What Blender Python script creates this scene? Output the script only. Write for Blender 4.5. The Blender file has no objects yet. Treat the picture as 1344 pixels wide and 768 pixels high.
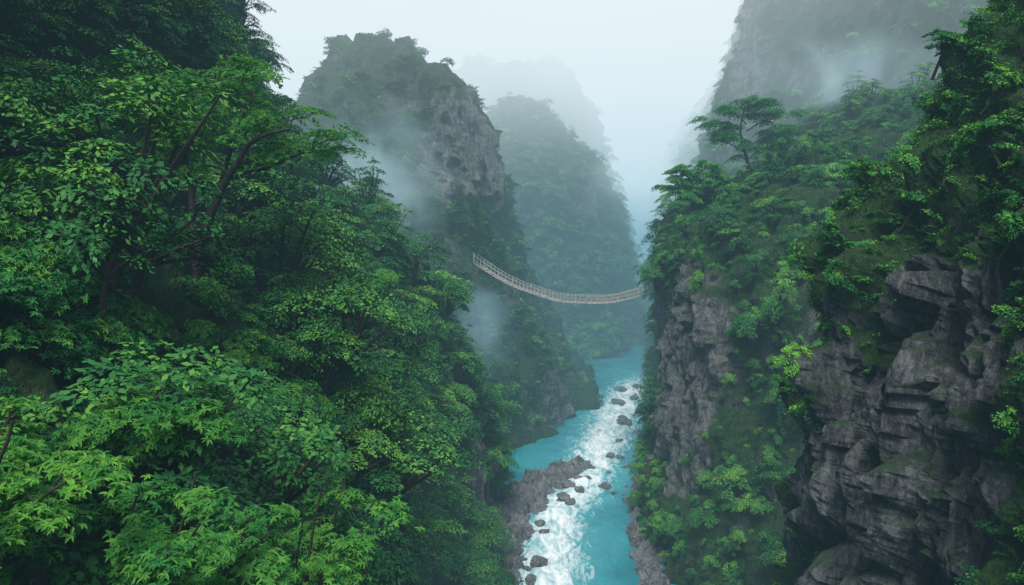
import bpy, math, numpy as np
from mathutils import Vector, Matrix, Euler
from mathutils.bvhtree import BVHTree
rng = np.random.default_rng(11)
scene = bpy.context.scene
CAM = np.array([0., 0., 60.])

# ------------------------------------------------------------------ noise
perm = rng.permutation(256)
G3 = rng.normal(size=(256, 3)); G3 /= np.linalg.norm(G3, axis=1)[:, None]
J3 = rng.random((256, 3)); R1 = rng.random(256)

def hsh(i, s=0):
    return perm[(perm[(perm[(i[:, 0] + s) & 255] + i[:, 1]) & 255] + i[:, 2]) & 255]

def pn(P, s=0):
    i = np.floor(P).astype(int); f = P - i
    u = f * f * f * (f * (f * 6 - 15) + 10)
    r = np.zeros(len(P))
    for a in (0, 1):
        for b in (0, 1):
            for c in (0, 1):
                o = np.array([a, b, c])
                g = G3[hsh(i + o, s)]
                w = (u[:, 0] if a else 1 - u[:, 0]) * (u[:, 1] if b else 1 - u[:, 1]) * (u[:, 2] if c else 1 - u[:, 2])
                r += w * ((f - o) * g).sum(1)
    return r * 1.6

def fbm(P, o=4, s=0):
    r = 0; a = 1.0
    for k in range(o):
        r = r + a * pn(P * 2 ** k + 13.7 * k, s + k); a *= .5
    return r

def facet(P, s=0):
    ip = np.floor(P).astype(int)
    best = np.full(len(P), 1e9); bid = np.zeros(len(P), int); ctr = np.zeros_like(P)
    for a in (-1, 0, 1):
        for b in (-1, 0, 1):
            for c in (-1, 0, 1):
                cc = ip + np.array([a, b, c]); h = hsh(cc, s); pt = cc + J3[h]
                d = ((P - pt) ** 2).sum(1); m = d < best
                best[m] = d[m]; bid[m] = h[m]; ctr[m] = pt[m]
    return (R1[bid] - .5) + ((P - ctr) * G3[(bid + 37) & 255]).sum(1) * .9

def sstep(x, a, b):
    t = np.clip((x - a) / (b - a), 0, 1); return t * t * (3 - 2 * t)

# ------------------------------------------------------------------ node helpers
def newmat(name):
    m = bpy.data.materials.new(name); m.use_nodes = True
    m.node_tree.nodes.clear()
    return m, m.node_tree.nodes, m.node_tree.links

def ramp(nodes, stops):
    r = nodes.new('ShaderNodeValToRGB'); e = r.color_ramp.elements
    while len(e) < len(stops): e.new(.5)
    for k, (p, c) in enumerate(stops):
        e[k].position = p; e[k].color = (*c, 1)
    return r

def mixc(nodes, links, fac, a, b, mode='MIX'):
    n = nodes.new('ShaderNodeMix'); n.data_type = 'RGBA'; n.blend_type = mode
    for v, s in ((fac, 0), (a, 6), (b, 7)):
        if isinstance(v, bpy.types.NodeSocket): links.new(v, n.inputs[s])
        elif isinstance(v, (int, float)): n.inputs[s].default_value = v
        else: n.inputs[s].default_value = (*v, 1)
    return n.outputs[2]

def math_(nodes, links, op, a, b=0.0, clamp=False):
    n = nodes.new('ShaderNodeMath'); n.operation = op; n.use_clamp = clamp
    for v, s in ((a, 0), (b, 1)):
        if isinstance(v, (int, float)): n.inputs[s].default_value = v
        else: links.new(v, n.inputs[s])
    return n.outputs[0]

def maprange(N, L, v, a, b, c=0.0, d=1.0, smooth=False):
    n = N.new('ShaderNodeMapRange'); n.interpolation_type = 'SMOOTHSTEP' if smooth else 'LINEAR'
    for i, q in ((1, a), (2, b), (3, c), (4, d)): n.inputs[i].default_value = q
    L.new(v, n.inputs[0]); return n.outputs[0]

def noise(nodes, links, vec, scale, detail=6, rough=.6, dist=0):
    n = nodes.new('ShaderNodeTexNoise'); n.inputs['Scale'].default_value = scale
    n.inputs['Detail'].default_value = detail; n.inputs['Roughness'].default_value = rough
    n.inputs['Distortion'].default_value = dist
    links.new(vec, n.inputs['Vector']); return n.outputs['Fac']

def mapping(nodes, links, vec, sc, rot=(0, 0, 0)):
    m = nodes.new('ShaderNodeMapping'); m.inputs['Scale'].default_value = sc; m.inputs['Rotation'].default_value = rot
    links.new(vec, m.inputs['Vector']); return m.outputs[0]

def rock_material(name, lo, mid, hi, veg=True, fine=1.0, wet=False):
    m, N, L = newmat(name)
    out = N.new('ShaderNodeOutputMaterial'); b = N.new('ShaderNodeBsdfPrincipled'); L.new(b.outputs[0], out.inputs[0])
    tc = N.new('ShaderNodeTexCoord').outputs['Object']
    mp = mapping(N, L, tc, (1, 1, .35), (.12, .08, 0))
    n1 = noise(N, L, mp, .22 * fine, 5, .68, 0)
    n2 = noise(N, L, mp, 1.9 * fine, 5, .75, 0)
    n3 = noise(N, L, mapping(N, L, tc, (1, 1, .10)), 1.1 * fine, 3, .6)
    s = math_(N, L, 'ADD', math_(N, L, 'MULTIPLY', n1, .40), math_(N, L, 'MULTIPLY', n2, .42))
    s = math_(N, L, 'ADD', s, math_(N, L, 'MULTIPLY', n3, .28))
    r = ramp(N, [(.44, lo), (.545, mid), (.68, hi)]); L.new(s, r.inputs[0])
    col = r.outputs[0]
    if veg:
        at = N.new('ShaderNodeAttribute'); at.attribute_name = 'rock'
        g = N.new('ShaderNodeNewGeometry'); sx = N.new('ShaderNodeSeparateXYZ'); L.new(g.outputs['Normal'], sx.inputs[0])
        mz = math_(N, L, 'MULTIPLY', sx.outputs[2], .8)
        f = math_(N, L, 'ADD', math_(N, L, 'SUBTRACT', 1.0, at.outputs['Fac']), mz)
        f = math_(N, L, 'ADD', f, math_(N, L, 'MULTIPLY', math_(N, L, 'SUBTRACT', n2, .5), 1.8))
        f = math_(N, L, 'ADD', f, math_(N, L, 'MULTIPLY', math_(N, L, 'SUBTRACT', n1, .5), 1.2))
        r2 = ramp(N, [(.35, (.008, .024, .008)), (.65, (.035, .10, .018))]); L.new(n2, r2.inputs[0])
        col = mixc(N, L, maprange(N, L, f, .38, .8), col, r2.outputs[0])
    L.new(col, b.inputs['Base Color'])
    b.inputs['Roughness'].default_value = .45 if wet else .85
    b.inputs['Specular IOR Level'].default_value = .3
    bs = math_(N, L, 'ADD', math_(N, L, 'MULTIPLY', n2, 1.1), math_(N, L, 'MULTIPLY', n3, .9))
    bp = N.new('ShaderNodeBump'); bp.inputs['Strength'].default_value = 1; bp.inputs['Distance'].default_value = .9 / fine
    L.new(bs, bp.inputs['Height']); L.new(bp.outputs[0], b.inputs['Normal'])
    return m

def leaf_material(name, dark, mid, bright, trans=0.0):
    m, N, L = newmat(name)
    out = N.new('ShaderNodeOutputMaterial')
    b = N.new('ShaderNodeBsdfPrincipled')
    at = N.new('ShaderNodeAttribute'); at.attribute_name = 'tone'
    oi = N.new('ShaderNodeObjectInfo')
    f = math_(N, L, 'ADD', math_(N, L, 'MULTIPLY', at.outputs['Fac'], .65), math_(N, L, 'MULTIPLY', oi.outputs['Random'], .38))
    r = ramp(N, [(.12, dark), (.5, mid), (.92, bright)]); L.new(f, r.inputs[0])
    L.new(r.outputs[0], b.inputs['Base Color'])
    b.inputs['Roughness'].default_value = .6; b.inputs['Specular IOR Level'].default_value = .12
    if trans:
        t = N.new('ShaderNodeBsdfTranslucent'); L.new(r.outputs[0], t.inputs['Color'])
        mx = N.new('ShaderNodeMixShader'); mx.inputs[0].default_value = trans
        L.new(b.outputs[0], mx.inputs[1]); L.new(t.outputs[0], mx.inputs[2]); L.new(mx.outputs[0], out.inputs[0])
    else: L.new(b.outputs[0], out.inputs[0])
    return m

def simple_mat(name, col, rough=.8, var=.4, scale=3):
    m, N, L = newmat(name)
    out = N.new('ShaderNodeOutputMaterial'); b = N.new('ShaderNodeBsdfPrincipled'); L.new(b.outputs[0], out.inputs[0])
    tc = N.new('ShaderNodeTexCoord').outputs['Object']
    n = noise(N, L, mapping(N, L, tc, (1, 1, .4)), scale, 4, .6)
    r = ramp(N, [(.3, tuple(c * (1 - var) for c in col)), (.7, tuple(min(1, c * (1 + var)) for c in col))]); L.new(n, r.inputs[0])
    L.new(r.outputs[0], b.inputs['Base Color']); b.inputs['Roughness'].default_value = rough
    return m

M_ROCK = rock_material('limestone_rock', (.035, .038, .042), (.13, .132, .137), (.33, .325, .32))
M_ROCKN = rock_material('near_cliff_rock', (.018, .022, .027), (.085, .092, .10), (.30, .31, .32), fine=1.8)
M_SHORE = rock_material('shore_rock', (.05, .055, .06), (.15, .16, .165), (.32, .33, .33), veg=False, fine=2.0, wet=True)
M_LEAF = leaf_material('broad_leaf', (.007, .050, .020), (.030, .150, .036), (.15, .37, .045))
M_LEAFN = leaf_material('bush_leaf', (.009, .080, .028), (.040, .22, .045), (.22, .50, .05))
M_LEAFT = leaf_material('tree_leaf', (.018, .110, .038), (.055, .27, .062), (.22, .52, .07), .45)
M_BARK = simple_mat('tree_bark', (.032, .028, .024), .9)
M_WOOD = simple_mat('weathered_plank', (.40, .37, .33), .85, .5, 2.5)
M_ROPE = simple_mat('bridge_rope', (.36, .34, .30), .85, .35, 5)

# ------------------------------------------------------------------ mesh helpers
def mesh_np(name, V, F, mats=(), attrs=None, smooth=False, mi=None, link=True):
    V = np.asarray(V, dtype=np.float32); F = np.ascontiguousarray(F, dtype=np.int32)
    me = bpy.data.meshes.new(name); k = F.shape[1]
    me.vertices.add(len(V)); me.vertices.foreach_set('co', V.ravel())
    me.loops.add(F.size); me.loops.foreach_set('vertex_index', F.ravel())
    me.polygons.add(len(F)); me.polygons.foreach_set('loop_start', np.arange(0, F.size, k, dtype=np.int32))
    if mi is not None: me.polygons.foreach_set('material_index', np.asarray(mi, dtype=np.int32))
    me.update(calc_edges=True)
    me.polygons.foreach_set('use_smooth', np.full(len(F), smooth, dtype=bool))
    for a, d in (attrs or {}).items():
        at = me.attributes.new(a, 'FLOAT', 'POINT'); at.data.foreach_set('value', np.asarray(d, dtype=np.float32))
    for mt in mats: me.materials.append(mt)
    ob = bpy.data.objects.new(name, me)
    if link: scene.collection.objects.link(ob)
    return ob

def upsample(C, res):
    m = C.shape[0]; out = []
    for i in range(m - 1):
        p0 = C[max(i - 1, 0)]; p1 = C[i]; p2 = C[i + 1]; p3 = C[min(i + 2, m - 1)]
        k = max(2, int(math.ceil(np.linalg.norm(p2 - p1, axis=1).mean() / res)))
        t = (np.arange(k) / k)[:, None, None]
        m1 = (p2 - p0) * .42; m2 = (p3 - p1) * .42
        out.append((2 * t**3 - 3 * t**2 + 1) * p1 + (t**3 - 2 * t**2 + t) * m1 + (-2 * t**3 + 3 * t**2) * p2 + (t**3 - t**2) * m2)
    out.append(C[-1][None]); return np.concatenate(out, 0)

def gnormals(P):
    du = np.gradient(P, axis=0); dv = np.gradient(P, axis=1)
    n = np.cross(du, dv); n /= (np.linalg.norm(n, axis=2)[..., None] + 1e-9); return n

def massif(name, net, res, mat, big=(3, 22), mids=(1.2, 7), fac=(1.2, 4.0), fac2=(.4, 1.3), patches=(), bias=.55, seed=0, smooth=False, zst=.45):
    C = np.array(net, float)
    P = upsample(C, res); P = upsample(P.transpose(1, 0, 2), res).transpose(1, 0, 2)
    N = gnormals(P); d = ((CAM - P) * N).sum(2)
    sgn = 1 if d.mean() > 0 else -1
    N *= sgn
    sh = P.shape; p = P.reshape(-1, 3).copy(); n = N.reshape(-1, 3)
    w = fbm(p / big[1] * np.array([1, 1, .6]), 4, seed)
    p1 = p + n * (big[0] * w)[:, None]
    w2 = 1 - np.abs(fbm(p1 / mids[1] * np.array([1, 1, .35]), 3, seed + 5)) * 2
    p1 = p1 + n * (mids[0] * (w2 - .4))[:, None]
    nz = n[:, 2]
    rk = fbm(p / np.array([14, 14, 22.]), 4, seed + 9) * .55 + fbm(p / 3.0, 3, seed + 3) * .22 + (1 - np.clip(nz, 0, 1)) * .5 - bias
    for (x, y, z, rx, ry, rz, wt) in patches:
        q = ((p - np.array([x, y, z])) / np.array([rx, ry, rz])); rk += wt * np.exp(-(q ** 2).sum(1))
    rock = sstep(rk, -.05, .25)
    st = np.array([1, 1, zst])
    rot = np.array([[.97, .1, .2], [-.1, .98, .1], [-.2, -.1, .97]])
    pr = (p1 @ rot.T)
    fz = facet(pr / fac[1] * st + fbm(pr / 6, 2, 3)[:, None] * .25, seed)
    amp = .45 + .55 * rock
    p1 = p1 + n * (fac[0] * fz * amp)[:, None]
    if fac2[0] > 0:
        fz2 = facet(pr / fac2[1] * np.array([1, 1, zst]) + 5.2, seed + 2)
        p1 = p1 + n * (fac2[0] * fz2 * amp)[:, None]
        p1 = p1 + n * (fac2[0] * .6 * fbm(pr / fac2[1] * 2 * np.array([1, 1, .6]), 3, seed))[:, None]
    a, b = sh[0], sh[1]
    idx = np.arange(a * b).reshape(a, b)
    F = np.stack([idx[:-1, :-1], idx[1:, :-1], idx[1:, 1:], idx[:-1, 1:]], -1).reshape(-1, 4)
    if sgn < 0: F = F[:, ::-1]
    F = np.ascontiguousarray(F)
    mesh_np(name, p1, F, [mat], {'rock': rock}, smooth)
    return dict(P=p1, F=F, rock=rock, bvh=BVHTree.FromPolygons(p1.tolist(), F.tolist()))

def cols_xz(y, xs, zs, ybend=None):
    return [(x, y + (0 if ybend is None else ybend[i]), z) for i, (x, z) in enumerate(zip(xs, zs))]
def lay(zs, xy): return [(x, y, z) for (x, y), z in zip(xy, zs)]

# ------------------------------------------------------------------ LEFT HILLSIDE (A)
zA = [-4, 0, 20, 40, 55, 70, 92, 125, 150]
A = [cols_xz(-25, [-9, -9.5, -11, -14, -22, -32, -42, -62, -80], zA),
     cols_xz(10, [-9, -9.5, -11, -14, -21, -31, -40, -58, -75], zA),
     cols_xz(35, [-8.5, -9, -11, -15, -23, -31, -38, -55, -72], zA),
     cols_xz(65, [-7.5, -8, -12, -17, -25, -33, -41, -54, -70], zA),
     cols_xz(100, [-6, -6.5, -12, -18, -28, -38, -45, -56, -70], zA),
     cols_xz(124, [-3, -3.5, -8, -15, -28, -40, -49, -60, -72], zA),
     cols_xz(140, [-6, -6.5, -12, -21, -35, -47, -55, -64, -75], zA, [0, 0, -1, -2, -4, -6, -6, -6, -6]),
     cols_xz(165, [-32, -32, -36, -42, -50, -58, -64, -70, -78], zA, [-8, -8, -8, -10, -14, -18, -20, -22, -22])]
mA = massif('forested_hillside', A, .9, M_ROCK, big=(3.8, 19), mids=(2.4, 9), fac=(1.5, 4.5), fac2=(.4, 1.4),
       patches=[(-10, 85, 20, 5, 10, 14, .85), (-13, 50, 26, 5, 8, 13, .75), (-6, 118, 8, 6, 8, 12, .9)], bias=.70, seed=1)

# ------------------------------------------------------------------ PEAK 1 (B)
zB = [-4, 0, 10, 30, 47, 75, 95, 108, 113]
B = [lay(zB, q) for q in [
     [(-100, 250), (-100, 250), (-98, 250), (-95, 250), (-92, 248), (-82, 245), (-70, 238), (-56, 230), (-46, 224)],
     [(-75, 190), (-75, 190), (-74, 194), (-72, 198), (-71, 200), (-67, 206), (-60, 212), (-52, 216), (-45, 221)],
     [(-32, 164), (-32, 164), (-33, 167), (-35, 171), (-36, 174), (-39, 184), (-41, 196), (-43, 208), (-43, 218)],
     [(-5, 163), (-5, 164), (-6, 166), (-8, 169), (-9, 173), (-14, 180), (-22, 192), (-34, 206), (-42, 218)],
     [(11, 177), (11, 178), (8, 181), (2, 184), (-3, 187), (-8, 192), (-15, 200), (-29, 211), (-41, 219)],
     [(24, 205), (24, 205), (18, 208), (7, 206), (-1, 205), (-6, 208), (-13, 213), (-27, 218), (-40, 221)],
     [(26, 240), (25, 240), (19, 238), (8, 232), (0, 230), (-8, 228), (-18, 225), (-30, 224), (-41, 223)],
     [(10, 290), (10, 290), (6, 285), (-5, 275), (-10, 265), (-18, 250), (-28, 240), (-36, 232), (-42, 225)],
     [(-50, 320), (-50, 320), (-50, 310), (-50, 300), (-50, 290), (-50, 270), (-50, 255), (-48, 240), (-44, 227)]]]
mB = massif('karst_peak', B, 1.2, M_ROCK, big=(4, 26), mids=(2.6, 10), fac=(2.2, 7), fac2=(.8, 2.4), zst=.35,
       patches=[(-9, 190, 76, 12, 18, 19, 1.25), (-22, 184, 76, 6, 10, 7, .45), (-2, 182, 35, 8, 8, 14, .4), (14, 190, 5, 12, 16, 7, 1.0), (-8, 170, 30, 8, 8, 25, .2)], bias=.77, seed=4)

# ------------------------------------------------------------------ PEAK 2 (C)
zC = [-4, 0, 37, 65, 86, 103, 108]
Cn = [lay(zC, q) for q in [
      [(-60, 300), (-60, 300), (-50, 305), (-40, 310), (-32, 315), (-15, 325), (3, 330)],
      [(0, 285), (0, 285), (0, 292), (-2, 300), (-6, 310), (-2, 323), (4, 329)],
      [(25, 272), (25, 272), (21, 283), (14, 297), (7, 307), (4, 321), (5, 329)],
      [(42, 274), (41, 275), (36, 287), (27, 299), (18, 308), (10, 321), (6, 329)],
      [(56, 300), (55, 300), (49, 304), (39, 308), (28, 314), (14, 325), (6, 330)],
      [(63, 325), (62, 325), (56, 322), (44, 322), (32, 324), (15, 330), (6, 331)],
      [(61, 375), (60, 370), (54, 365), (42, 350), (30, 340), (12, 338), (6, 332)],
      [(20, 410), (20, 400), (20, 390), (15, 370), (10, 355), (6, 342), (5, 332)]]]
mC = massif('karst_peak', Cn, 2.0, M_ROCK, big=(5, 30), mids=(3.4, 13), fac=(2.5, 9), fac2=(.9, 3),
       patches=[(34, 300, 60, 12, 12, 20, .7), (20, 290, 20, 20, 10, 15, .4)], bias=.74, seed=8)

# ------------------------------------------------------------------ PEAK 3 (D) and far ridges (E, I)
zD = [-4, 0, 25, 55, 105, 150, 158]
Dn = [lay(zD, q) for q in [
      [(-160, 440), (-160, 440), (-140, 445), (-120, 450), (-90, 460), (-40, 470), (10, 475)],
      [(-60, 420), (-60, 420), (-50, 425), (-40, 430), (-30, 445), (-5, 462), (18, 474)],
      [(20, 415), (20, 415), (20, 420), (20, 430), (20, 440), (21, 460), (22, 473)],
      [(75, 425), (75, 425), (70, 430), (62, 435), (48, 447), (33, 463), (24, 474)],
      [(90, 455), (90, 455), (83, 456), (74, 458), (56, 464), (36, 472), (24, 476)],
      [(85, 540), (85, 540), (80, 530), (72, 520), (55, 500), (35, 490), (24, 480)]]]
mD = massif('karst_peak', Dn, 3.5, M_ROCK, big=(8, 45), mids=(5, 20), fac=(4, 14), fac2=(1.5, 5), bias=.75, seed=12)
zE = [-4, 0, 40, 80, 120, 165, 190]
En = [lay(zE, q) for q in [
      [(100, 900), (100, 900), (110, 880), (125, 860), (150, 840), (200, 820), (240, 810)],
      [(128, 640), (128, 640), (134, 640), (142, 640), (158, 640), (195, 640), (240, 640)],
      [(112, 540), (112, 540), (114, 542), (122, 545), (140, 550), (180, 560), (230, 570)],
      [(104, 440), (104, 440), (106, 445), (114, 450), (132, 455), (170, 460), (220, 470)],
      [(84, 340), (84, 340), (88, 345), (94, 350), (112, 355), (150, 360), (210, 370)],
      [(66, 275), (66, 275), (80, 280), (100, 290), (130, 300), (160, 310), (200, 320)]]]
mE = massif('mountain_ridge', En, 3.2, M_ROCK, big=(12, 45), mids=(7, 20), fac=(4, 14), fac2=(1.5, 5), bias=.7, seed=14)
zI = [-4, 0, 60, 110, 160, 210]
In = [[(x, y, z) for x, y, z in zip(xs, ys, zI)] for xs, ys in [
     ([-200, -200, -180, -150, -100, -40], [700, 700, 710, 720, 740, 760]),
     ([0, 0, 5, 12, 25, 50], [720, 720, 730, 740, 750, 770]),
     ([92, 92, 84, 75, 68, 62], [760, 760, 765, 770, 775, 780]),
     ([90, 90, 84, 76, 70, 64], [900, 900, 900, 900, 900, 900])]]
mI = massif('mountain_ridge', In, 6, M_ROCK, big=(12, 60), mids=(5, 25), fac=(4, 14), fac2=(0, 5), bias=.8, seed=15)

# ------------------------------------------------------------------ RIGHT TALL WALL (F)
zF = [-4, 0, 50, 85, 115, 150, 190, 215]
Fn = [lay(zF, q) for q in [
      [(70, 400), (72, 400), (95, 400), (105, 400), (112, 400), (125, 400), (140, 400), (180, 400)],
      [(58, 300), (60, 300), (78, 300), (88, 300), (95, 300), (105, 300), (115, 300), (170, 310)],
      [(56, 255), (57, 255), (66, 254), (73, 252), (80, 252), (87, 252), (93, 252), (150, 270)],
      [(66, 215), (67, 217), (80, 222), (86, 228), (92, 232), (98, 236), (104, 240), (150, 260)],
      [(100, 190), (100, 192), (104, 200), (108, 206), (112, 212), (118, 216), (124, 222), (160, 250)],
      [(150, 150), (150, 155), (146, 165), (145, 175), (146, 182), (150, 190), (154, 198), (190, 230)],
      [(220, 110), (220, 110), (210, 120), (205, 130), (200, 140), (200, 150), (200, 160), (230, 190)]]]
mF = massif('tall_cliff', Fn, 1.8, M_ROCK, big=(4.5, 32), mids=(3.8, 12), fac=(3, 8), fac2=(.9, 2.6), zst=.35,
       patches=[(88, 245, 120, 18, 30, 24, .5), (125, 210, 115, 20, 20, 20, .15)], bias=.58, seed=20)

# ------------------------------------------------------------------ RIGHT PROMONTORY (G)
zG = [-4, 0, 20, 40, 50, 57, 63, 68, 84, 87]
Gn = [lay(zG, q) for q in [
      [(95, 70), (95, 70), (95, 80), (96, 86), (97, 92), (98, 98), (99, 106), (102, 120), (110, 150), (125, 175)],
      [(70, 78), (70, 78), (72, 86), (74, 94), (76, 100), (78, 106), (80, 113), (84, 128), (97, 155), (115, 180)],
      [(42, 82), (42, 83), (49, 94), (52, 101), (54, 107), (57, 113), (61, 120), (69, 135), (88, 160), (110, 185)],
      [(24, 103), (25, 104), (30, 112), (33, 117), (35, 122), (38, 127), (45, 133), (59, 145), (83, 168), (105, 190)],
      [(24, 124), (25, 124), (29, 128), (31, 133), (32, 138), (36, 141), (42, 145), (58, 155), (82, 178), (105, 198)],
      [(33, 150), (33, 150), (34, 153), (35.5, 157), (37, 159), (40, 160), (46, 162), (60, 170), (86, 187), (106, 205)],
      [(42, 185), (42, 185), (43, 187), (45, 189), (48, 190), (51, 190), (57, 190), (67, 190), (90, 198), (108, 212)],
      [(52, 240), (52, 240), (54, 238), (57, 236), (61, 232), (65, 228), (69, 222), (77, 215), (95, 215), (112, 220)],
      [(80, 280), (80, 280), (82, 275), (84, 270), (86, 262), (88, 255), (90, 245), (94, 238), (105, 235), (118, 232)]]]
mG = massif('vegetated_promontory', Gn, .8, M_ROCK, big=(2.6, 18), mids=(2.2, 7), fac=(1.8, 5), fac2=(.55, 1.5), zst=.36,
       patches=[(33, 125, 36, 9, 14, 15, .95), (45, 108, 38, 12, 12, 12, .45), (30, 118, 16, 9, 16, 14, .7)], bias=.70, seed=24)

# ------------------------------------------------------------------ RIGHT NEAR CLIFF (H)
zH = [-4, 0, 30, 45, 55, 62, 68, 80, 105, 112]
def H_(xs, ys): return [(x, y, z) for x, y, z in zip(xs, ys, zH)]
Hn = [H_([28, 28, 28, 28.5, 30, 33, 37, 44, 62, 75], [-20] * 10),
      H_([26, 26, 26.5, 27, 28, 30.5, 34, 41, 60, 75], [12] * 10),
      H_([24, 24, 24, 25, 26, 28.5, 33, 40, 60, 75], [36, 36, 36, 36, 37, 37, 37, 37, 37, 37]),
      H_([23.5, 23.5, 23, 23.3, 24.5, 27.5, 32, 40, 60, 75], [50, 50, 51, 51, 50, 49, 49, 49, 48, 48]),
      H_([28, 28, 28, 28, 29, 32, 36, 44, 62, 76], [60, 60, 60, 59, 58, 57, 57, 57, 57, 57]),
      H_([50, 50, 50, 50, 51, 53, 55, 60, 72, 84], [66, 66, 66, 65, 65, 65, 65, 65, 65, 65]),
      H_([90, 90, 90, 90, 90, 90, 90, 92, 98, 105], [70, 70, 70, 70, 70, 70, 70, 72, 72, 74])]
mH = massif('near_cliff', Hn, .30, M_ROCKN, big=(2.2, 12), mids=(2.2, 4.5), fac=(1.5, 2.8), fac2=(.42, .9), zst=.26,
       patches=[(24, 40, 44, 8, 14, 12, .5), (23, 50, 36, 6, 8, 8, .3), (30, 40, 68, 14, 40, 9.5, -1.0), (25, 54, 40, 4, 7, 22, -.35), (26, 28, 46, 5, 5, 9, -.6), (25, 40, 32, 5, 4, 10, -.5)], bias=.52, seed=30)

# ------------------------------------------------------------------ foliage prototypes
def unit(v): return v / (np.linalg.norm(v, axis=-1, keepdims=True) + 1e-9)

def leaves(Pc, up, rad, L, rr, six=False, wid=.5):
    n = len(Pc)
    t = unit(rad - (rad * up).sum(1)[:, None] * up)
    s = np.cross(up, t); L = (L * (0.7 + .6 * rr.random(n)))[:, None]
    if not six:
        V = np.stack([Pc - t * L * .5, Pc + s * L * wid * .5, Pc + t * L * .5, Pc - s * L * wid * .5], 1)
        F = np.arange(4 * n).reshape(n, 4); return V.reshape(-1, 3), F, 4
    dn = up * L * .10
    V = np.stack([Pc, Pc + t * L * .28 + s * L * wid * .42 + dn * .6, Pc + t * L * .68 + s * L * wid * .34 + dn * .2, Pc + t * L - dn * 1.8,
                  Pc + t * L * .68 - s * L * wid * .34 + dn * .2, Pc + t * L * .28 - s * L * wid * .42 + dn * .6], 1)
    b = np.arange(n)[:, None] * 6
    F = np.concatenate([b + np.array([0, 3, 2, 1]), b + np.array([0, 5, 4, 3])]).reshape(-1, 4)
    return V.reshape(-1, 3), F, 6

def spray(c, out, r, nl, L, rr, tone, lod, flat=.35):
    a = rr.random(nl) * 2 * np.pi; q = np.sqrt(rr.random(nl)) * r
    o = unit(np.array([out[0] + 1e-3, out[1], max(out[2] * .35, -.2)])); up = unit(np.array([0, 0, 1.]) + .35 * np.array([out[0], out[1], 0]))
    e1 = unit(o - (o @ up) * up); e2 = np.cross(up, e1)
    lx = np.cos(a) * q; ly = np.sin(a) * q
    ell = 1 + .3 * np.sin(a * 3 + rr.random() * 6) + .15 * np.sin(a * 5 + rr.random() * 6)
    lx *= ell; ly *= ell * .8
    P = c + e1 * lx[:, None] + e2 * ly[:, None] + up * ((-.35 * (q / r) ** 2 * r + rr.normal(size=nl) * r * .07)[:, None])
    upn = unit(up + rr.normal(size=(nl, 3)) * flat + .35 * (P - c) / r)
    rad = unit(P - c + rr.normal(size=(nl, 3)) * .35 * r)
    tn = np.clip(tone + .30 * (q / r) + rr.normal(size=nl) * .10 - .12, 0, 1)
    if lod == 'near':
        k = 6
        up2 = np.repeat(upn, k, 0); P2 = np.repeat(P, k, 0)
        s = np.cross(upn, rad); ang = (np.arange(k) - 2.5) / 2.5 * 2.1
        R2 = (rad[:, None] * np.cos(ang)[None, :, None] + s[:, None] * np.sin(ang)[None, :, None]).reshape(-1, 3)
        R2 = unit(R2 + rr.normal(size=R2.shape) * .12)
        V, F, kv = leaves(P2, unit(up2 + rr.normal(size=R2.shape) * .18), R2, L, rr, True, .42)
        return V, F, np.repeat(np.repeat(tn, k), kv)
    V, F, kv = leaves(P, upn, rad, L, rr, False, .5)
    return V, F, np.repeat(tn, kv)

class Build:
    def __init__(s): s.V = []; s.F = []; s.T = []; s.M = []; s.n = 0
    def add(s, V, F, T, m):
        s.V.append(V); s.F.append(F + s.n); s.T.append(T); s.M.append(np.full(len(F), m)); s.n += len(V)
    def tube(s, pts, rad, m=1, k=6):
        pts = np.asarray(pts, float); n = len(pts); rad = np.asarray(rad, float)
        t = unit(np.gradient(pts, axis=0)); ref = np.array([.3, .9, .1])
        a = unit(np.cross(t, ref)); b = np.cross(t, a)
        th = np.arange(k) / k * 2 * np.pi
        V = pts[:, None] + rad[:, None, None] * (a[:, None] * np.cos(th)[None, :, None] + b[:, None] * np.sin(th)[None, :, None])
        i = np.arange(n - 1)[:, None] * k; j = np.arange(k)[None]; j2 = (j + 1) % k
        F = np.stack([i + j, i + j2, i + k + j2, i + k + j], -1).reshape(-1, 4)
        s.add(V.reshape(-1, 3), F, np.zeros(n * k), m)
    def box(s, c, ex, ey, ez, m=0):
        c = np.array(c, float); sg = np.array([[-1, -1, -1], [1, -1, -1], [1, 1, -1], [-1, 1, -1], [-1, -1, 1], [1, -1, 1], [1, 1, 1], [-1, 1, 1]])
        V = c + sg[:, :1] * ex + sg[:, 1:2] * ey + sg[:, 2:] * ez
        F = np.array([[0, 3, 2, 1], [4, 5, 6, 7], [0, 1, 5, 4], [1, 2, 6, 5], [2, 3, 7, 6], [3, 0, 4, 7]])
        s.add(V, F, np.zeros(8), m)
    def obj(s, name, mats, link=True):
        return mesh_np(name, np.concatenate(s.V), np.concatenate(s.F), mats, {'tone': np.concatenate(s.T)}, False, np.concatenate(s.M), link)

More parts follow.
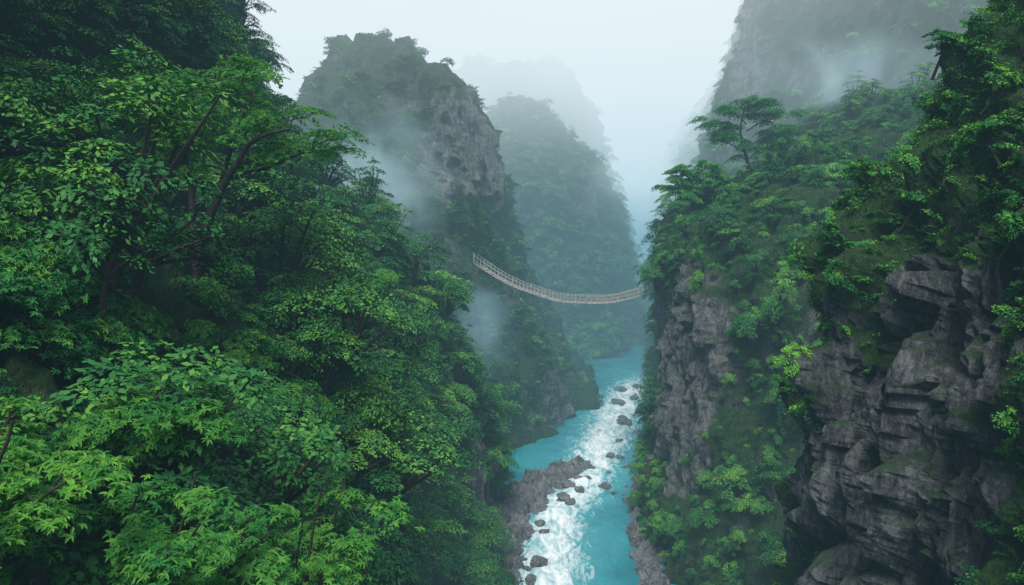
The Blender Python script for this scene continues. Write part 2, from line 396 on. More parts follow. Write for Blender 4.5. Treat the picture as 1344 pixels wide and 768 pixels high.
def crown(name, seed, R, H, ns, nl, L, lod, trunk=True, leafmat=None, flat=.35, rs=(.34, .55), t0=.06):
    rr = np.random.default_rng(seed); B_ = Build()
    for k in range(ns):
        v = unit(rr.normal(size=3)); v[2] = abs(v[2]) * 1.0 - .25
        rad = (.55 + .45 * rr.random() ** .5)
        c = np.array([v[0] * R * rad, v[1] * R * rad, v[2] * H * rad + H * .3]) * (1 + .12 * rr.normal())
        r = R * rr.uniform(*rs)
        tone = t0 + .62 * np.clip(v[2] + .2, 0, 1) + rr.normal() * .16  # light and shade put into leaf tone: upper sprays lighter, lower ones darker
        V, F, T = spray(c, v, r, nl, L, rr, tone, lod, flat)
        B_.add(V, F, T, 0)
        if trunk and k % 2 == 0:
            p0 = np.array([0, 0, -H * .3]); mid = c * .5 + np.array([0, 0, -.1 * H]); B_.tube([p0, mid, c], [.05 * R, .03 * R, .008 * R], 1, 4)
    if trunk:
        B_.tube([(0, 0, -H * 1.9), (.05 * R, 0, -H * .8), (0, 0, -H * .1)], [.07 * R, .06 * R, .05 * R], 1, 6)
    return B_.obj(name, [leafmat or M_LEAF, M_BARK], link=False)

def proto_collection(name, obs):
    c = bpy.data.collections.new(name)
    for o in obs: c.objects.link(o)
    return c

near_c = proto_collection('near_bushes', [crown('nearbush_%d' % i, 100 + i, 1.7, 1.3, 15, 34, .20, 'near', True, M_LEAFN) for i in range(5)])
mid_c = proto_collection('mid_trees', [crown('midtree_%d' % i, 200 + i, 2.3, [1.5, 2.1, 1.7, 2.6, 1.3, 1.9, 3.2, 1.2][i], [20, 22, 16, 24, 18, 14, 26, 14][i], 170, .17, 'mid', rs=(.24, .44)) for i in range(8)])
shrub_c = proto_collection('cliff_shrubs', [crown('shrub_%d' % i, 300 + i, 1.2, .9, 12, 90, .15, 'mid', False, M_LEAFN if i % 2 else M_LEAF, .7) for i in range(4)])
fern_c = proto_collection('cliff_ferns', [crown('fern_%d' % i, 350 + i, 1.1, .8, 12, 80, .17, 'mid', False, M_LEAFN, .6, t0=.35) for i in range(3)])
far_c = proto_collection('far_trees', [crown('fartree_%d' % i, 400 + i, 2.1, [1.4, 2.4, 1.7, 1.2][i], 14, 45, .40, 'mid', False) for i in range(4)])

def gn_instancer(name, pts, rot, scl, idx, coll):
    me = bpy.data.meshes.new(name); me.vertices.add(len(pts)); me.vertices.foreach_set('co', np.asarray(pts, np.float32).ravel())
    a = me.attributes.new('rot', 'FLOAT_VECTOR', 'POINT'); a.data.foreach_set('vector', np.asarray(rot, np.float32).ravel())
    a = me.attributes.new('scl', 'FLOAT_VECTOR', 'POINT'); a.data.foreach_set('vector', np.asarray(scl, np.float32).ravel())
    a = me.attributes.new('idx', 'INT', 'POINT'); a.data.foreach_set('value', np.asarray(idx, np.int32))
    ob = bpy.data.objects.new(name, me); scene.collection.objects.link(ob)
    ng = bpy.data.node_groups.new(name + '_scatter', 'GeometryNodeTree')
    ng.interface.new_socket('Geometry', in_out='INPUT', socket_type='NodeSocketGeometry')
    ng.interface.new_socket('Geometry', in_out='OUTPUT', socket_type='NodeSocketGeometry')
    N, L = ng.nodes, ng.links
    i = N.new('NodeGroupInput'); o = N.new('NodeGroupOutput'); ip = N.new('GeometryNodeInstanceOnPoints')
    ci = N.new('GeometryNodeCollectionInfo'); ci.inputs[0].default_value = coll; ci.inputs[1].default_value = True; ci.inputs[2].default_value = True
    mp = N.new('GeometryNodeMeshToPoints')
    L.new(i.outputs[0], mp.inputs[0]); L.new(mp.outputs[0], ip.inputs['Points']); L.new(ci.outputs[0], ip.inputs['Instance'])
    ip.inputs['Pick Instance'].default_value = True
    for nm, dt, sk in (('rot', 'FLOAT_VECTOR', 'Rotation'), ('scl', 'FLOAT_VECTOR', 'Scale'), ('idx', 'INT', 'Instance Index')):
        na = N.new('GeometryNodeInputNamedAttribute'); na.data_type = dt; na.inputs[0].default_value = nm
        oo = [q for q in na.outputs if q.enabled and q.name == 'Attribute'][0]
        L.new(oo, ip.inputs[sk])
    L.new(ip.outputs[0], o.inputs[0])
    md = ob.modifiers.new('scatter', 'NODES'); md.node_group = ng
    return ob

def scatter(m, n, smin, smax, seed, keep=None, lean=.45, off=.35, rockmax=.5, zmin=1.5, rockmin=-1, offvar=0):
    rr = np.random.default_rng(seed); P = m['P']; F = m['F']
    q = P[F]; c = q.mean(1)
    nn = np.cross(q[:, 2] - q[:, 0], q[:, 3] - q[:, 1]); ar = np.linalg.norm(nn, axis=1) * .5; nn = unit(nn)
    rk = m['rock'][F].mean(1)
    w = ar * (rk < rockmax) * (rk > rockmin) * (c[:, 2] > zmin) * (nn[:, 2] > -.45)
    if keep is not None: w = w * keep(c)
    if w.sum() <= 0: return None
    f = rr.choice(len(F), n, p=w / w.sum()); u = rr.random((n, 1)); v = rr.random((n, 1))
    p = (q[f, 0] * (1 - u) + q[f, 1] * u) * (1 - v) + (q[f, 3] * (1 - u) + q[f, 2] * u) * v
    nor = nn[f]
    s = smin + (smax - smin) * rr.random(n) ** 1.6
    up = unit(nor * lean + np.array([0, 0, 1.]) * (1 - lean) + rr.normal(size=(n, 3)) * .08)
    yaw = rr.random(n) * 2 * np.pi
    rot = np.zeros((n, 3))
    for k in range(n):
        qv = Vector((0, 0, 1)).rotation_difference(Vector(up[k])).to_matrix() @ Matrix.Rotation(yaw[k], 3, 'Z')
        rot[k] = qv.to_euler('XYZ')
    p = p + nor * ((off + offvar * rr.random(n) ** 2) * s)[:, None]
    sc = np.stack([s * rr.uniform(.85, 1.15, n), s * rr.uniform(.85, 1.15, n), s * rr.uniform(.8, 1.2, n)], 1)
    return p, rot, sc

def forest(name, m, n, smin, smax, seed, coll, **kw):
    r = scatter(m, n, smin, smax, seed, **kw)
    if r is None: return
    gn_instancer(name, r[0], r[1], r[2], np.random.default_rng(seed).integers(0, len(coll.objects), n), coll)

dist = lambda c: np.linalg.norm(c - CAM, axis=1)
# a small clearing in the canopy around the big broadleaf tree
clear = lambda c: (((c[:, 0] + 17) ** 2 + (c[:, 1] - 40) ** 2 > 64) | (c[:, 2] < 50))
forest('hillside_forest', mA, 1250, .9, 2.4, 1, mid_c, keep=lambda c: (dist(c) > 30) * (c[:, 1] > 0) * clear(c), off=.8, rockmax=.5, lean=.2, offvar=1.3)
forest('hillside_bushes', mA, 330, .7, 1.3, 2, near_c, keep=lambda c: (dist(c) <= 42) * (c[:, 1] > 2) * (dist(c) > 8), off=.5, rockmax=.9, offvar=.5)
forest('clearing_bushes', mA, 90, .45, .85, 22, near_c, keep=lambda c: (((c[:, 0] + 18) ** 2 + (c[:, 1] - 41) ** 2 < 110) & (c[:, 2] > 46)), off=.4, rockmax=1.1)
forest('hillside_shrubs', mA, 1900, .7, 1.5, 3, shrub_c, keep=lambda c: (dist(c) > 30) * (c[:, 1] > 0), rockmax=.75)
forest('peak_forest', mB, 3000, .45, 1.3, 4, far_c, lean=.3, offvar=.5)
forest('peak_forest', mC, 2400, .6, 1.6, 5, far_c, lean=.3, offvar=.5)
forest('peak_forest', mD, 1000, 1.4, 2.8, 6, far_c, lean=.3)
forest('ridge_forest', mE, 1000, 1.4, 2.8, 7, far_c, lean=.3)
forest('cliff_forest', mF, 2200, .6, 1.7, 8, far_c, lean=.3)
forest('promontory_forest', mG, 1400, .5, 1.7, 9, mid_c, lean=.3, rockmax=.4, offvar=.6)
forest('promontory_shrubs', mG, 2200, .4, 1.2, 10, shrub_c, lean=.5, rockmax=.8)
forest('near_cliff_shrubs', mH, 2400, .35, 1.1, 11, shrub_c, lean=.45, rockmax=.55, keep=lambda c: (c[:, 1] > 0) * (c[:, 2] > 20) * (c[:, 2] < 90))
forest('near_cliff_ferns', mH, 2600, .3, .95, 13, fern_c, lean=.5, rockmax=.75, keep=lambda c: (c[:, 1] > 8) * (c[:, 1] < 62) * (c[:, 2] > 28) * (c[:, 2] < 80) * (.3 + .7 * (c[:, 2] > 54)))
forest('near_cliff_bushes', mH, 850, .35, 1.0, 12, near_c, lean=.35, rockmax=.35, keep=lambda c: (c[:, 1] > 5) * (c[:, 2] > 25) * (c[:, 2] < 80) * (.3 + .7 * (c[:, 2] > 54)), offvar=.6)

# ------------------------------------------------------------------ river
cl = np.array([(2, 60, 6.5), (5.5, 103, 7.5), (8.5, 127, 7.5), (18, 153, 8), (27, 183, 9), (37, 214, 9), (48, 245, 8)], float)
def rdist(x, y, C=cl):
    cx = np.interp(y, C[:, 1], C[:, 0]); w = np.interp(y, C[:, 1], C[:, 2])
    return (x - cx) / w
xs = np.concatenate([np.linspace(-1500, -60, 20), np.linspace(-50, -12, 10), np.arange(-10, 64, .5), np.linspace(66, 120, 14), np.linspace(140, 1500, 20)])
ys = np.concatenate([np.linspace(-600, 60, 12), np.arange(75, 262, .6), np.linspace(266, 700, 60), np.linspace(750, 2500, 15)])
X, Y = np.meshgrid(xs, ys, indexing='ij'); p = np.stack([X.ravel(), Y.ravel(), np.zeros(X.size)], 1)
dd = rdist(p[:, 0], p[:, 1])
foam = np.exp(-dd ** 2) * (1 - sstep(p[:, 1], 220, 265)) * sstep(p[:, 1], 60, 90)
nz = fbm(np.stack([p[:, 0] / 2.2, p[:, 1] / 4.0, p[:, 2]], 1), 4, 3)
p[:, 2] = foam * nz * .5 + .03 * nz
idx = np.arange(X.size).reshape(X.shape)
F = np.stack([idx[:-1, :-1], idx[1:, :-1], idx[1:, 1:], idx[:-1, 1:]], -1).reshape(-1, 4)
m, N, L = newmat('turquoise_water')
out = N.new('ShaderNodeOutputMaterial'); b = N.new('ShaderNodeBsdfPrincipled'); L.new(b.outputs[0], out.inputs[0])
tc = N.new('ShaderNodeTexCoord').outputs['Object']
at = N.new('ShaderNodeAttribute'); at.attribute_name = 'foam'
n1 = noise(N, L, mapping(N, L, tc, (1, .42, 1), (0, 0, -.25)), .42, 8, .72, 1.8)
n2 = noise(N, L, tc, .06, 3, .5)
n3 = noise(N, L, mapping(N, L, tc, (1, .5, 1)), 1.2, 4, .6, .5)
r = ramp(N, [(.35, (.010, .16, .20)), (.65, (.035, .29, .335))]); L.new(n2, r.inputs[0])
f = math_(N, L, 'ADD', math_(N, L, 'MULTIPLY', at.outputs['Fac'], .38), n1)
mrf = maprange(N, L, f, .68, .93)
mid = mixc(N, L, math_(N, L, 'MULTIPLY', at.outputs['Fac'], .5), r.outputs[0], (.13, .50, .56))
cc = mixc(N, L, mrf, mid, (.76, .81, .82)); L.new(cc, b.inputs['Base Color'])
L.new(math_(N, L, 'ADD', .16, math_(N, L, 'MULTIPLY', mrf, .6)), b.inputs['Roughness'])
bp = N.new('ShaderNodeBump'); bp.inputs['Strength'].default_value = .6; bp.inputs['Distance'].default_value = .35
L.new(math_(N, L, 'ADD', n3, n1), bp.inputs['Height']); L.new(bp.outputs[0], b.inputs['Normal'])
mesh_np('river', p, F, [m], {'foam': foam}, True)
mesh_np('ground', np.array([(-4000, -4000, -3), (4000, -4000, -3), (4000, 4000, -3), (-4000, 4000, -3)]), np.array([[0, 1, 2, 3]]), [M_SHORE])

def shore(name, spine, height, seed, res=.35):
    S = np.array(spine, float)
    ys = np.arange(S[0, 1], S[-1, 1], res); us = np.linspace(-1.3, 1.3, int(2.6 * S[:, 2].max() / res))
    cx = np.interp(ys, S[:, 1], S[:, 0]); w = np.interp(ys, S[:, 1], S[:, 2])
    X = cx[:, None] + us[None] * w[:, None]; Y = np.repeat(ys[:, None], len(us), 1)
    e = np.minimum((ys - ys[0]) / 6, (ys[-1] - ys) / 5).clip(0, 1)[:, None]
    Z = height * (1 - us[None] ** 2) * e ** .6 - .3
    p = np.stack([X, Y, Z], -1).reshape(-1, 3)
    p[:, 0] += fbm(p / 4, 3, seed) * 1.6
    q = p / 2.2; q[:, 2] = 0
    p[:, 2] += height * .55 * facet(q + fbm(p / 3, 2, 3)[:, None] * .3, seed) + .35 * facet(p / .8, seed + 1) + .3 * fbm(p / 1.5, 3, seed)
    i = np.arange(len(p)).reshape(len(ys), len(us))
    F = np.stack([i[:-1, :-1], i[:-1, 1:], i[1:, 1:], i[1:, :-1]], -1).reshape(-1, 4)
    return mesh_np(name, p, F, [M_SHORE])
shore('rocky_shore', [(-6, 85, 4.5), (-4.5, 100, 5.5), (-3, 115, 5.5), (-1, 130, 6), (5.5, 143, 6), (13, 152, 4.5), (18, 158, 2)], 2.2, 3)
shore('rocky_shore', [(22, 88, 3.5), (23.5, 105, 3), (25.5, 125, 3.2), (29, 145, 2.5), (36, 165, 2.5), (43, 195, 4), (49, 225, 5), (54, 250, 3)], 1.6, 6)

def icos():
    import bmesh
    bm = bmesh.new(); bmesh.ops.create_icosphere(bm, subdivisions=3, radius=1)
    V = np.array([v.co[:] for v in bm.verts]); F = np.array([[v.index for v in f.verts] for f in bm.faces]); bm.free(); return V, F
IV, IF = icos()
def boulders(name, lst, seed):
    rr = np.random.default_rng(seed); VV = []; FF = []; n = 0
    for (x, y, z, r) in lst:
        off = rr.random(3) * 50
        d = 1 + .45 * facet(IV * 1.1 + off, 1) + .12 * fbm(IV * 2 + off, 3, 2)
        V = IV * d[:, None] * np.array([rr.uniform(.7, 1.5), rr.uniform(.8, 1.3), rr.uniform(.5, .85)]) * r
        c, s = math.cos(off[0]), math.sin(off[0]); V = V @ np.array([[c, s, 0], [-s, c, 0], [0, 0, 1]])
        VV.append(V + np.array([x, y, z])); FF.append(IF + n); n += len(IV)
    return mesh_np(name, np.concatenate(VV), np.concatenate(FF), [M_SHORE])
rr = np.random.default_rng(5)
BL = [(31.7, 186, .3, 2.2), (12.2, 143, .3, 1.3), (10.8, 136, .3, 1.2), (14.5, 140, .2, .9), (20.4, 142, .2, 1.2), (12, 134, .2, .8), (33, 206, .2, 1.6),
      (36, 222, .2, 1.8), (4.5, 110, .2, 1.1), (6, 121, .2, .7), (3, 104, .2, 1.3), (24, 160, .2, .9), (38, 196, .2, 1.2), (39, 212, .2, 1.4),
      (28, 172, .1, .8), (22, 150, .1, .7), (34, 178, .2, 1.1), (17, 147, .1, .6), (42, 226, .2, 1.2)]
for k in range(130):
    y = rr.uniform(95, 250)
    x = np.interp(y, [85, 130, 152, 165, 200, 250], [0, 3.5, 15, 32, 41, 50]) + rr.normal() * 1.7 if k % 2 else np.interp(y, [90, 125, 150, 200, 250], [20.5, 22.5, 28, 40, 50]) + rr.normal() * 1.5
    BL.append((x, y, rr.uniform(-.2, .15), rr.uniform(.2, .8)))
boulders('river_boulders', BL, 2)

# ------------------------------------------------------------------ bridge
def bridge():
    Lp = np.array([-4.6, 173, 46.6]); Rp = np.array([37.6, 157.5, 41.6])
    hz0 = Vector(Rp - Lp); hz0.z = 0; hz0.normalize()
    for q, mm in ((0, mB), (1, mG)):      # seat both ends on the rock
        o = Vector((Lp if q == 0 else Rp)); o = o + hz0 * (14 if q == 0 else -10); o.z = (Lp if q == 0 else Rp)[2]
        h = mm['bvh'].ray_cast(o, -hz0 if q == 0 else hz0, 40)
        if h[0] is not None:
            e = h[0] + (-hz0 if q == 0 else hz0) * .5
            if q == 0: Lp = np.array(e[:])
            else: Rp = np.array(e[:])
    n = 100; t = np.linspace(0, 1, n)
    P = Lp + (Rp - Lp) * t[:, None]; P[:, 2] -= 4 * 6.6 * t * (1 - t)
    P[:, 2] += .12 * np.sin(t * 23) * np.sin(t * math.pi); P[:, 1] += .25 * np.sin(t * 7)
    d = unit(np.gradient(P, axis=0)); hz = unit((Rp - Lp) * np.array([1, 1, 0])); s = np.array([-hz[1], hz[0], 0.]); up = np.array([0, 0, 1.])
    par = bpy.data.objects.new('rope_suspension_bridge', None); scene.collection.objects.link(par)
    W = 1.15; Hh = 1.7; rr = np.random.default_rng(1)
    deck = Build()
    for k in range(n):
        j = rr.normal(size=3) * .05
        u = unit(np.cross(s, d[k]))
        deck.box(P[k] + up * j[0], d[k] * .15, s * (W + .08 + j[1]), u * .05, 0)
    posts = Build(); ropes = Build()
    for sd in (-1, 1):
        flo = P + s * sd * W - up * .12; mid = P + s * sd * (W + .05) + up * Hh * .5
        top = P + s * sd * (W + .1) + up * (Hh + .5 * (2 * t - 1)[:, None] ** 4 - .06 * np.abs(np.sin(t * math.pi * 12))[:, None])
        ropes.tube(flo, np.full(n, .10), 0, 5); ropes.tube(top, np.full(n, .07), 0, 5); ropes.tube(mid, np.full(n, .04), 0, 4)
        for k in range(1, n - 1, 2):
            a = flo[k]; b_ = top[k] + up * (.1 + rr.random() * .15)
            posts.tube([a, (a + b_) / 2 + rr.normal(size=3) * .04, b_ + rr.normal(size=3) * .06], [.085, .08, .07], 0, 5)
            if k % 4 == 1 and k + 2 < n: ropes.tube([flo[k], (flo[k] + top[k + 2]) / 2, top[k + 2]], [.035] * 3, 0, 4)
    anch = Build()
    for e, q in ((P[0], -1), (P[-1], 1)):
        for sd in (-1, 1):
            c = e + s * sd * (W + .15) - hz * q * .6
            anch.tube([c - up * 3, c + up * 1, c + up * (Hh + .6)], [.2, .18, .15], 0, 8)
        anch.box(e - up * .25, hz * .8, s * (W + .2), up * .12, 0)
    for nm, bb, mt in (('deck', deck, M_WOOD), ('posts', posts, M_WOOD), ('ropes', ropes, M_ROPE), ('anchor_frame', anch, M_WOOD)):
        o = bb.obj(nm, [mt]); o.parent = par
bridge()

# ------------------------------------------------------------------ individual trees
def ground_z(m, x, y, z0=200):
    h = m['bvh'].ray_cast(Vector((x, y, z0)), Vector((0, 0, -1)))
    return h[0].z if h[0] is not None else None

def curve(pts, k=6):
    C = np.array(pts, float)[:, None, :]
    o = []
    m = len(C)
    for i in range(m - 1):
        p0 = C[max(i - 1, 0)]; p1 = C[i]; p2 = C[i + 1]; p3 = C[min(i + 2, m - 1)]
        t = (np.arange(k) / k)[:, None, None]
        m1 = (p2 - p0) * .5; m2 = (p3 - p1) * .5
        o.append((2 * t**3 - 3 * t**2 + 1) * p1 + (t**3 - 2 * t**2 + t) * m1 + (-2 * t**3 + 3 * t**2) * p2 + (t**3 - t**2) * m2)
    o.append(C[-1][None]); return np.concatenate(o)[:, 0]

def tree(name, base, limbs, seed, tipr, nl, L, lod, nsub=7, sublen=2.4, mat=None, up=.25, start=.3, tone=.55, flat=.3):
    rr = np.random.default_rng(seed); T = Build(); base = np.array(base, float)
    for li, (pts, ra, rb) in enumerate(limbs):
        c = curve(pts); n = len(c); c[1:] += rr.normal(size=(n - 1, 3)) * .03
        rad = np.linspace(ra, rb, n); T.tube(base + c, rad, 1, 8)
        for k in range(nsub):
            t = start + (1 - start) * (k + rr.random() * .8) / nsub; t = min(t, 1)
            i = int(t * (n - 1)); p = c[i]
            a = rr.random() * 2 * np.pi if k % 2 else rr.choice([0, np.pi]) + rr.normal() * .5
            d = unit(np.array([math.cos(a), math.sin(a), up + rr.normal() * .15]))
            ln = sublen * rr.uniform(.55, 1.2) * (1.15 - .4 * t)
            q = [p, p + d * ln * .5 + np.array([0, 0, .12 * ln]), p + d * ln]
            cc = curve(q, 4); T.tube(base + cc, np.linspace(rad[i] * .55, .02, len(cc)), 1, 5)
            for e in range(3):
                dd_ = unit(d + rr.normal(size=3) * np.array([.7, .7, .2])); tt = [.55, .8, 1][e]
                s0 = cc[int(tt * (len(cc) - 1))]; s1 = s0 + dd_ * ln * .38
                T.tube(base + np.array([s0, (s0 + s1) / 2 + np.array([0, 0, .04]), s1]), [.03, .02, .01], 1, 4)
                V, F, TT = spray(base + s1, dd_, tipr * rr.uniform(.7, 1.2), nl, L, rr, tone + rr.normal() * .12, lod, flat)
                T.add(V, F, TT, 0)
    return T.obj(name, [mat or M_LEAFT, M_BARK])

z = ground_z(mA, -20.5, 44) or 57
tree('broadleaf_tree', (-20.5, 44, z - .6), [
    ([(0, 0, 0), (.5, .2, 2.6), (1.7, 0, 5.2), (3.2, -.4, 7.4), (4.6, -.8, 8.8), (6.8, -1, 9.4)], .36, .07),
    ([(1.6, 0, 5.0), (2.2, .6, 7.5), (2.9, 1.2, 10.0), (4.0, 1.5, 12.2)], .20, .05),
    ([(0, 0, .6), (-.2, .5, 4.0), (-.5, 1, 7.2), (-1.4, 1, 10.0), (-1.5, 1.2, 12.8)], .28, .05),
    ([(-.4, 1, 6.8), (-1.6, .5, 8.6), (-3.4, 0, 10.6), (-4.8, -.4, 12.2)], .15, .04),
    ([(-.6, 1, 8.0), (.6, 1.6, 10.2), (1.2, 2, 12.5), (1.4, 2, 14.3)], .14, .04),
    ([(2.4, -.2, 6.4), (4.6, 1, 7.2), (6.6, 2, 8.2), (8.2, 2.4, 8.4)], .14, .04)],
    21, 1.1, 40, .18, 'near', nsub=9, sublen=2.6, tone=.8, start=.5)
for (x, y, h, w, sd, lean) in [(-18.5, 88, 9, 3.8, 31, .5), (-14.5, 104, 10, 5.0, 32, .9), (-22.5, 118, 9, 3.2, 33, .2), (-29, 80, 10, 4.5, 34, .3), (-11.5, 112, 8, 3.6, 35, .6),
                               (-21, 58, 9, 4.0, 36, .4), (-17, 70, 9, 4.2, 37, .7), (-31, 100, 11, 4.5, 38, .2), (-34, 62, 11, 5, 39, .5)]:
    z = ground_z(mA, x, y) or 40
    tree('broadleaf_tree', (x, y, z - .5), [
        ([(0, 0, 0), (.1 * w * lean, 0, h * .35), (.35 * w * lean, .2, h * .7), (w * lean * .5, 0, h)], .20, .04),
        ([(.1 * w * lean, 0, h * .45), (w * .4, .3, h * .7), (w * .9, .3, h * .85)], .10, .03),
        ([(.1 * w * lean, 0, h * .5), (-w * .3, -.4, h * .72), (-w * .6, -.6, h * .85)], .10, .03)],
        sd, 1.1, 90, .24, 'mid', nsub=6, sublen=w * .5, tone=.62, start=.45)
# leafy bushes leaning out of the slope close to the viewpoint
for (cx, cy, cz, R, sd) in [(-9.6, 20, 50.6, 2.9, 51), (-13.2, 17.5, 53.0, 2.8, 52), (-7.4, 25.5, 48.2, 2.5, 53), (-12.5, 24, 52.3, 2.6, 54), (-10.5, 15.5, 49.0, 2.4, 55)]:
    bx, by = cx - 5.0, cy + .5; z = ground_z(mA, bx, by) or 42
    b0 = np.array([bx, by, z - .6]); c0 = np.array([cx, cy, cz]) - b0; rr = np.random.default_rng(sd); limbs = []
    st0 = c0 * .55 + np.array([-.3, 0, .4])
    limbs.append(([(0, 0, 0), tuple(c0 * .3 + np.array([-.4, 0, .2])), tuple(st0), tuple(c0 + np.array([0, 0, R * .5]))], .2, .04))
    for k in range(6):
        a = k / 6 * 2 * np.pi + rr.normal() * .3; e = c0 + np.array([math.cos(a) * R * .8, math.sin(a) * R * .8, rr.uniform(-.35, .45) * R])
        limbs.append(([tuple(st0), tuple((st0 + e) / 2 + np.array([0, 0, .3])), tuple(e)], .09, .03))
    tree('leafy_bush', b0, limbs, sd, .8, 24, .22, 'near', nsub=5, sublen=1.3, tone=.55, start=.45, mat=M_LEAFT)
def pine(x, y, h, w, sd, mG_, lean=-.15):
    z = ground_z(mG_, x, y) or 60
    limbs = [([(0, 0, 0), (-.06 * h, 0, h * .3), (lean * h, .2, h * .62), (lean * h * .8, 0, h * .95)], .34 * h / 12, .07)]
    rr = np.random.default_rng(sd)
    for k, f in enumerate([.45, .55, .62, .7, .8, .88, .95]):
        sg = -1 if k % 2 else 1; ww = w * (1.05 - .55 * abs(f - .6) * 2) * (.55 if sg > 0 else .5)
        limbs.append(([(lean * h * .6, 0, h * (f - .15)), (lean * h * .6 + sg * ww * .5, rr.normal() * .8, h * (f - .02)), (lean * h * .6 + sg * ww, rr.normal() * 1.2, h * f)], .14, .04))
    tree('cliff_pine_tree', (x, y, z - .6), limbs, sd, w * .105, 230, .32, 'mid', nsub=7, sublen=w * .18, tone=.42, start=.3, up=.35, flat=.5)
pine(51, 147, 18, 18, 41, mG)
pine(37.5, 141, 11, 12, 42, mG, -.1)

# ------------------------------------------------------------------ mist
def mist_box(name, lo, hi, sig, colr):  # mist glows: emission stands in for scattered daylight and lights the gorge
    s = (np.array(hi, float) - np.array(lo)) / 2; c = (np.array(hi, float) + np.array(lo)) / 2
    bb = Build(); bb.box(c, np.array([s[0], 0, 0]), np.array([0, s[1], 0]), np.array([0, 0, s[2]]))
    m, N, L = newmat(name + '_volume'); out = N.new('ShaderNodeOutputMaterial')
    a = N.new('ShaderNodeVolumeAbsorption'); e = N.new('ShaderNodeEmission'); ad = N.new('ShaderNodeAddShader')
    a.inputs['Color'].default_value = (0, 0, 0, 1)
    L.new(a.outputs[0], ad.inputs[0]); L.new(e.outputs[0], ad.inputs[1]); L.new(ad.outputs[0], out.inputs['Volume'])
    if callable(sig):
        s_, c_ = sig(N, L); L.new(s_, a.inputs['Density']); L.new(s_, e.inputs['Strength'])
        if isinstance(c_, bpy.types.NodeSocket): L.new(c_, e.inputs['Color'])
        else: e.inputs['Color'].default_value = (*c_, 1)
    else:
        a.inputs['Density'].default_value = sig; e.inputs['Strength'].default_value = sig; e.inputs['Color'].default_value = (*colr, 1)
    return bb.obj(name, [m])
mist_box('glowing_valley_mist', (-1000, -300, -2), (1100, 1500, 240), .0007, (.24, .48, .60))
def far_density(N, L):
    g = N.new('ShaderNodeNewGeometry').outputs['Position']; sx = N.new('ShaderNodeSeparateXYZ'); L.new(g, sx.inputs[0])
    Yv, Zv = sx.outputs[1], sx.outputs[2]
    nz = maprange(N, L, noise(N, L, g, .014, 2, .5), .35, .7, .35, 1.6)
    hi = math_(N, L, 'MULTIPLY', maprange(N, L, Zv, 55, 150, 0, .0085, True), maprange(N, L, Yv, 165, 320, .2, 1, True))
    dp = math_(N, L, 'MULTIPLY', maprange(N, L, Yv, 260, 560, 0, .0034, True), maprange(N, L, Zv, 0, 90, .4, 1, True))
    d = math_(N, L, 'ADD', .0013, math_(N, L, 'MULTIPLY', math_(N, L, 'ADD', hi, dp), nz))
    c = ramp(N, [(0, (.22, .48, .60)), (.35, (.36, .63, .75)), (.62, (.78, .92, .99)), (1, (.98, 1.02, 1.05))])  # sky light painted into the mist glow: dim teal low, white high
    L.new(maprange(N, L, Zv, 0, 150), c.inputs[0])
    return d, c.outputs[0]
mist_box('glowing_valley_mist', (-500, 140, -2.1), (600, 1300, 239), far_density, None)

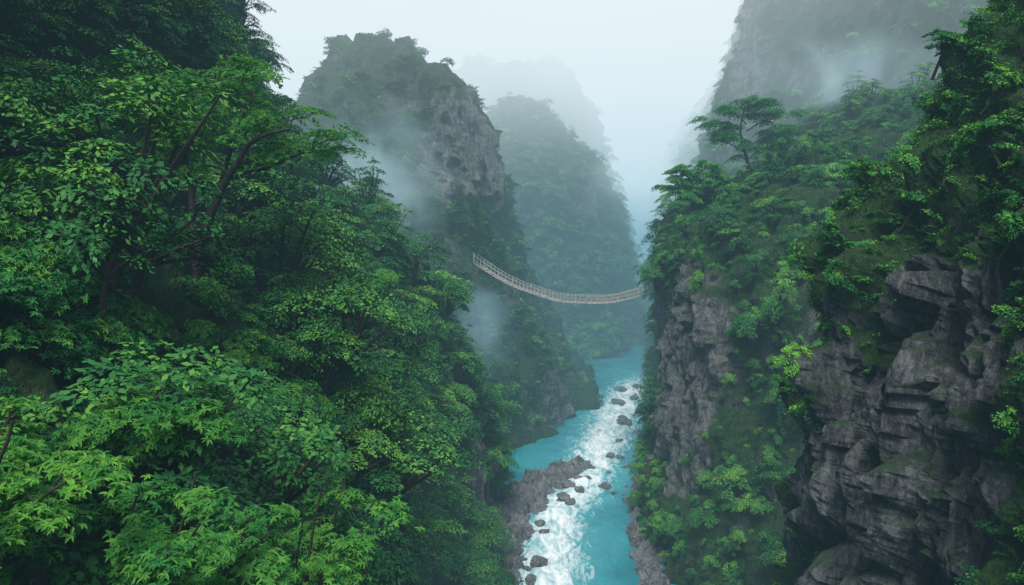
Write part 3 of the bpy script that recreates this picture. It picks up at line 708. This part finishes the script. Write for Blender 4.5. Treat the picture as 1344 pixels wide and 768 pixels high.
def wisp(c, r, sig, colr):  # wisp glows by its own emission instead of scattering daylight
    V = IV * np.array(r) + np.array(c)
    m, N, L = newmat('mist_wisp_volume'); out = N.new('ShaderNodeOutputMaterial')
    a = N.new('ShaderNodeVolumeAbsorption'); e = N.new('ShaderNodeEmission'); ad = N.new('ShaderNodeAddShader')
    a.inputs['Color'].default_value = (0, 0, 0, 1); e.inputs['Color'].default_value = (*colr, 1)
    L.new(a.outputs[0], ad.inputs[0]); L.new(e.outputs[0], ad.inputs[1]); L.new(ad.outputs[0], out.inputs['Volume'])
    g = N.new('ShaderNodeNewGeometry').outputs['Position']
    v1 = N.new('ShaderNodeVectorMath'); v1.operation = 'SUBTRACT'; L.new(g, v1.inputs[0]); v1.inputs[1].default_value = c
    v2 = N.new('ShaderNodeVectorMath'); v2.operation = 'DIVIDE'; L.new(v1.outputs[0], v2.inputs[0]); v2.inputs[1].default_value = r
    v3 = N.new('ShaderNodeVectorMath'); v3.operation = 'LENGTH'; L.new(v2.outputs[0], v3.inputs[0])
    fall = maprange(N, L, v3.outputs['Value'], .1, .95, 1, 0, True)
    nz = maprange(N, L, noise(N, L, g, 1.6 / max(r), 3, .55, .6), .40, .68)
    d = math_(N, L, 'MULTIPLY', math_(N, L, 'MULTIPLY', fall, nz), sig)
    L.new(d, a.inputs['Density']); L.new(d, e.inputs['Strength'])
    mesh_np('mist_wisp', V, IF, [m])
wisp((-32, 150, 67), (26, 12, 22), .11, (.48, .69, .77))
wisp((-8, 152, 32), (12, 9, 18), .12, (.28, .48, .56))
wisp((55, 262, 78), (34, 26, 34), .06, (.72, .88, .95))
wisp((82, 172, 92), (34, 14, 15), .07, (.55, .75, .83))

# ------------------------------------------------------------------ light, world, camera
w = bpy.data.worlds.new('World'); scene.world = w; w.use_nodes = True
nt = w.node_tree; bg = nt.nodes['Background']; sky = nt.nodes.new('ShaderNodeTexSky'); sky.sky_type = 'NISHITA'
sky.sun_disc = False; el = math.radians(62); az = math.radians(192)
sky.sun_elevation = el; sky.sun_rotation = az; sky.air_density = 1.2; sky.dust_density = 3
nt.links.new(sky.outputs[0], bg.inputs[0]); bg.inputs[1].default_value = .15
sd = bpy.data.lights.new('sun', 'SUN'); sd.energy = 4.0; sd.angle = math.radians(22); sd.color = (1, .98, .94)
so = bpy.data.objects.new('sun', sd); scene.collection.objects.link(so)
v = Vector((math.sin(az) * math.cos(el), math.cos(az) * math.cos(el), math.sin(el)))
so.rotation_euler = v.to_track_quat('Z', 'Y').to_euler()
cd = bpy.data.cameras.new('camera'); cam = bpy.data.objects.new('camera', cd); scene.collection.objects.link(cam)
cam.location = CAM; cam.rotation_euler = (math.radians(83), 0, 0); cd.lens = 24; cd.sensor_width = 36; cd.clip_end = 6000; cd.clip_start = .1
scene.camera = cam
scene.view_settings.view_transform = 'Standard'; scene.view_settings.look = 'None'; scene.view_settings.exposure = 0
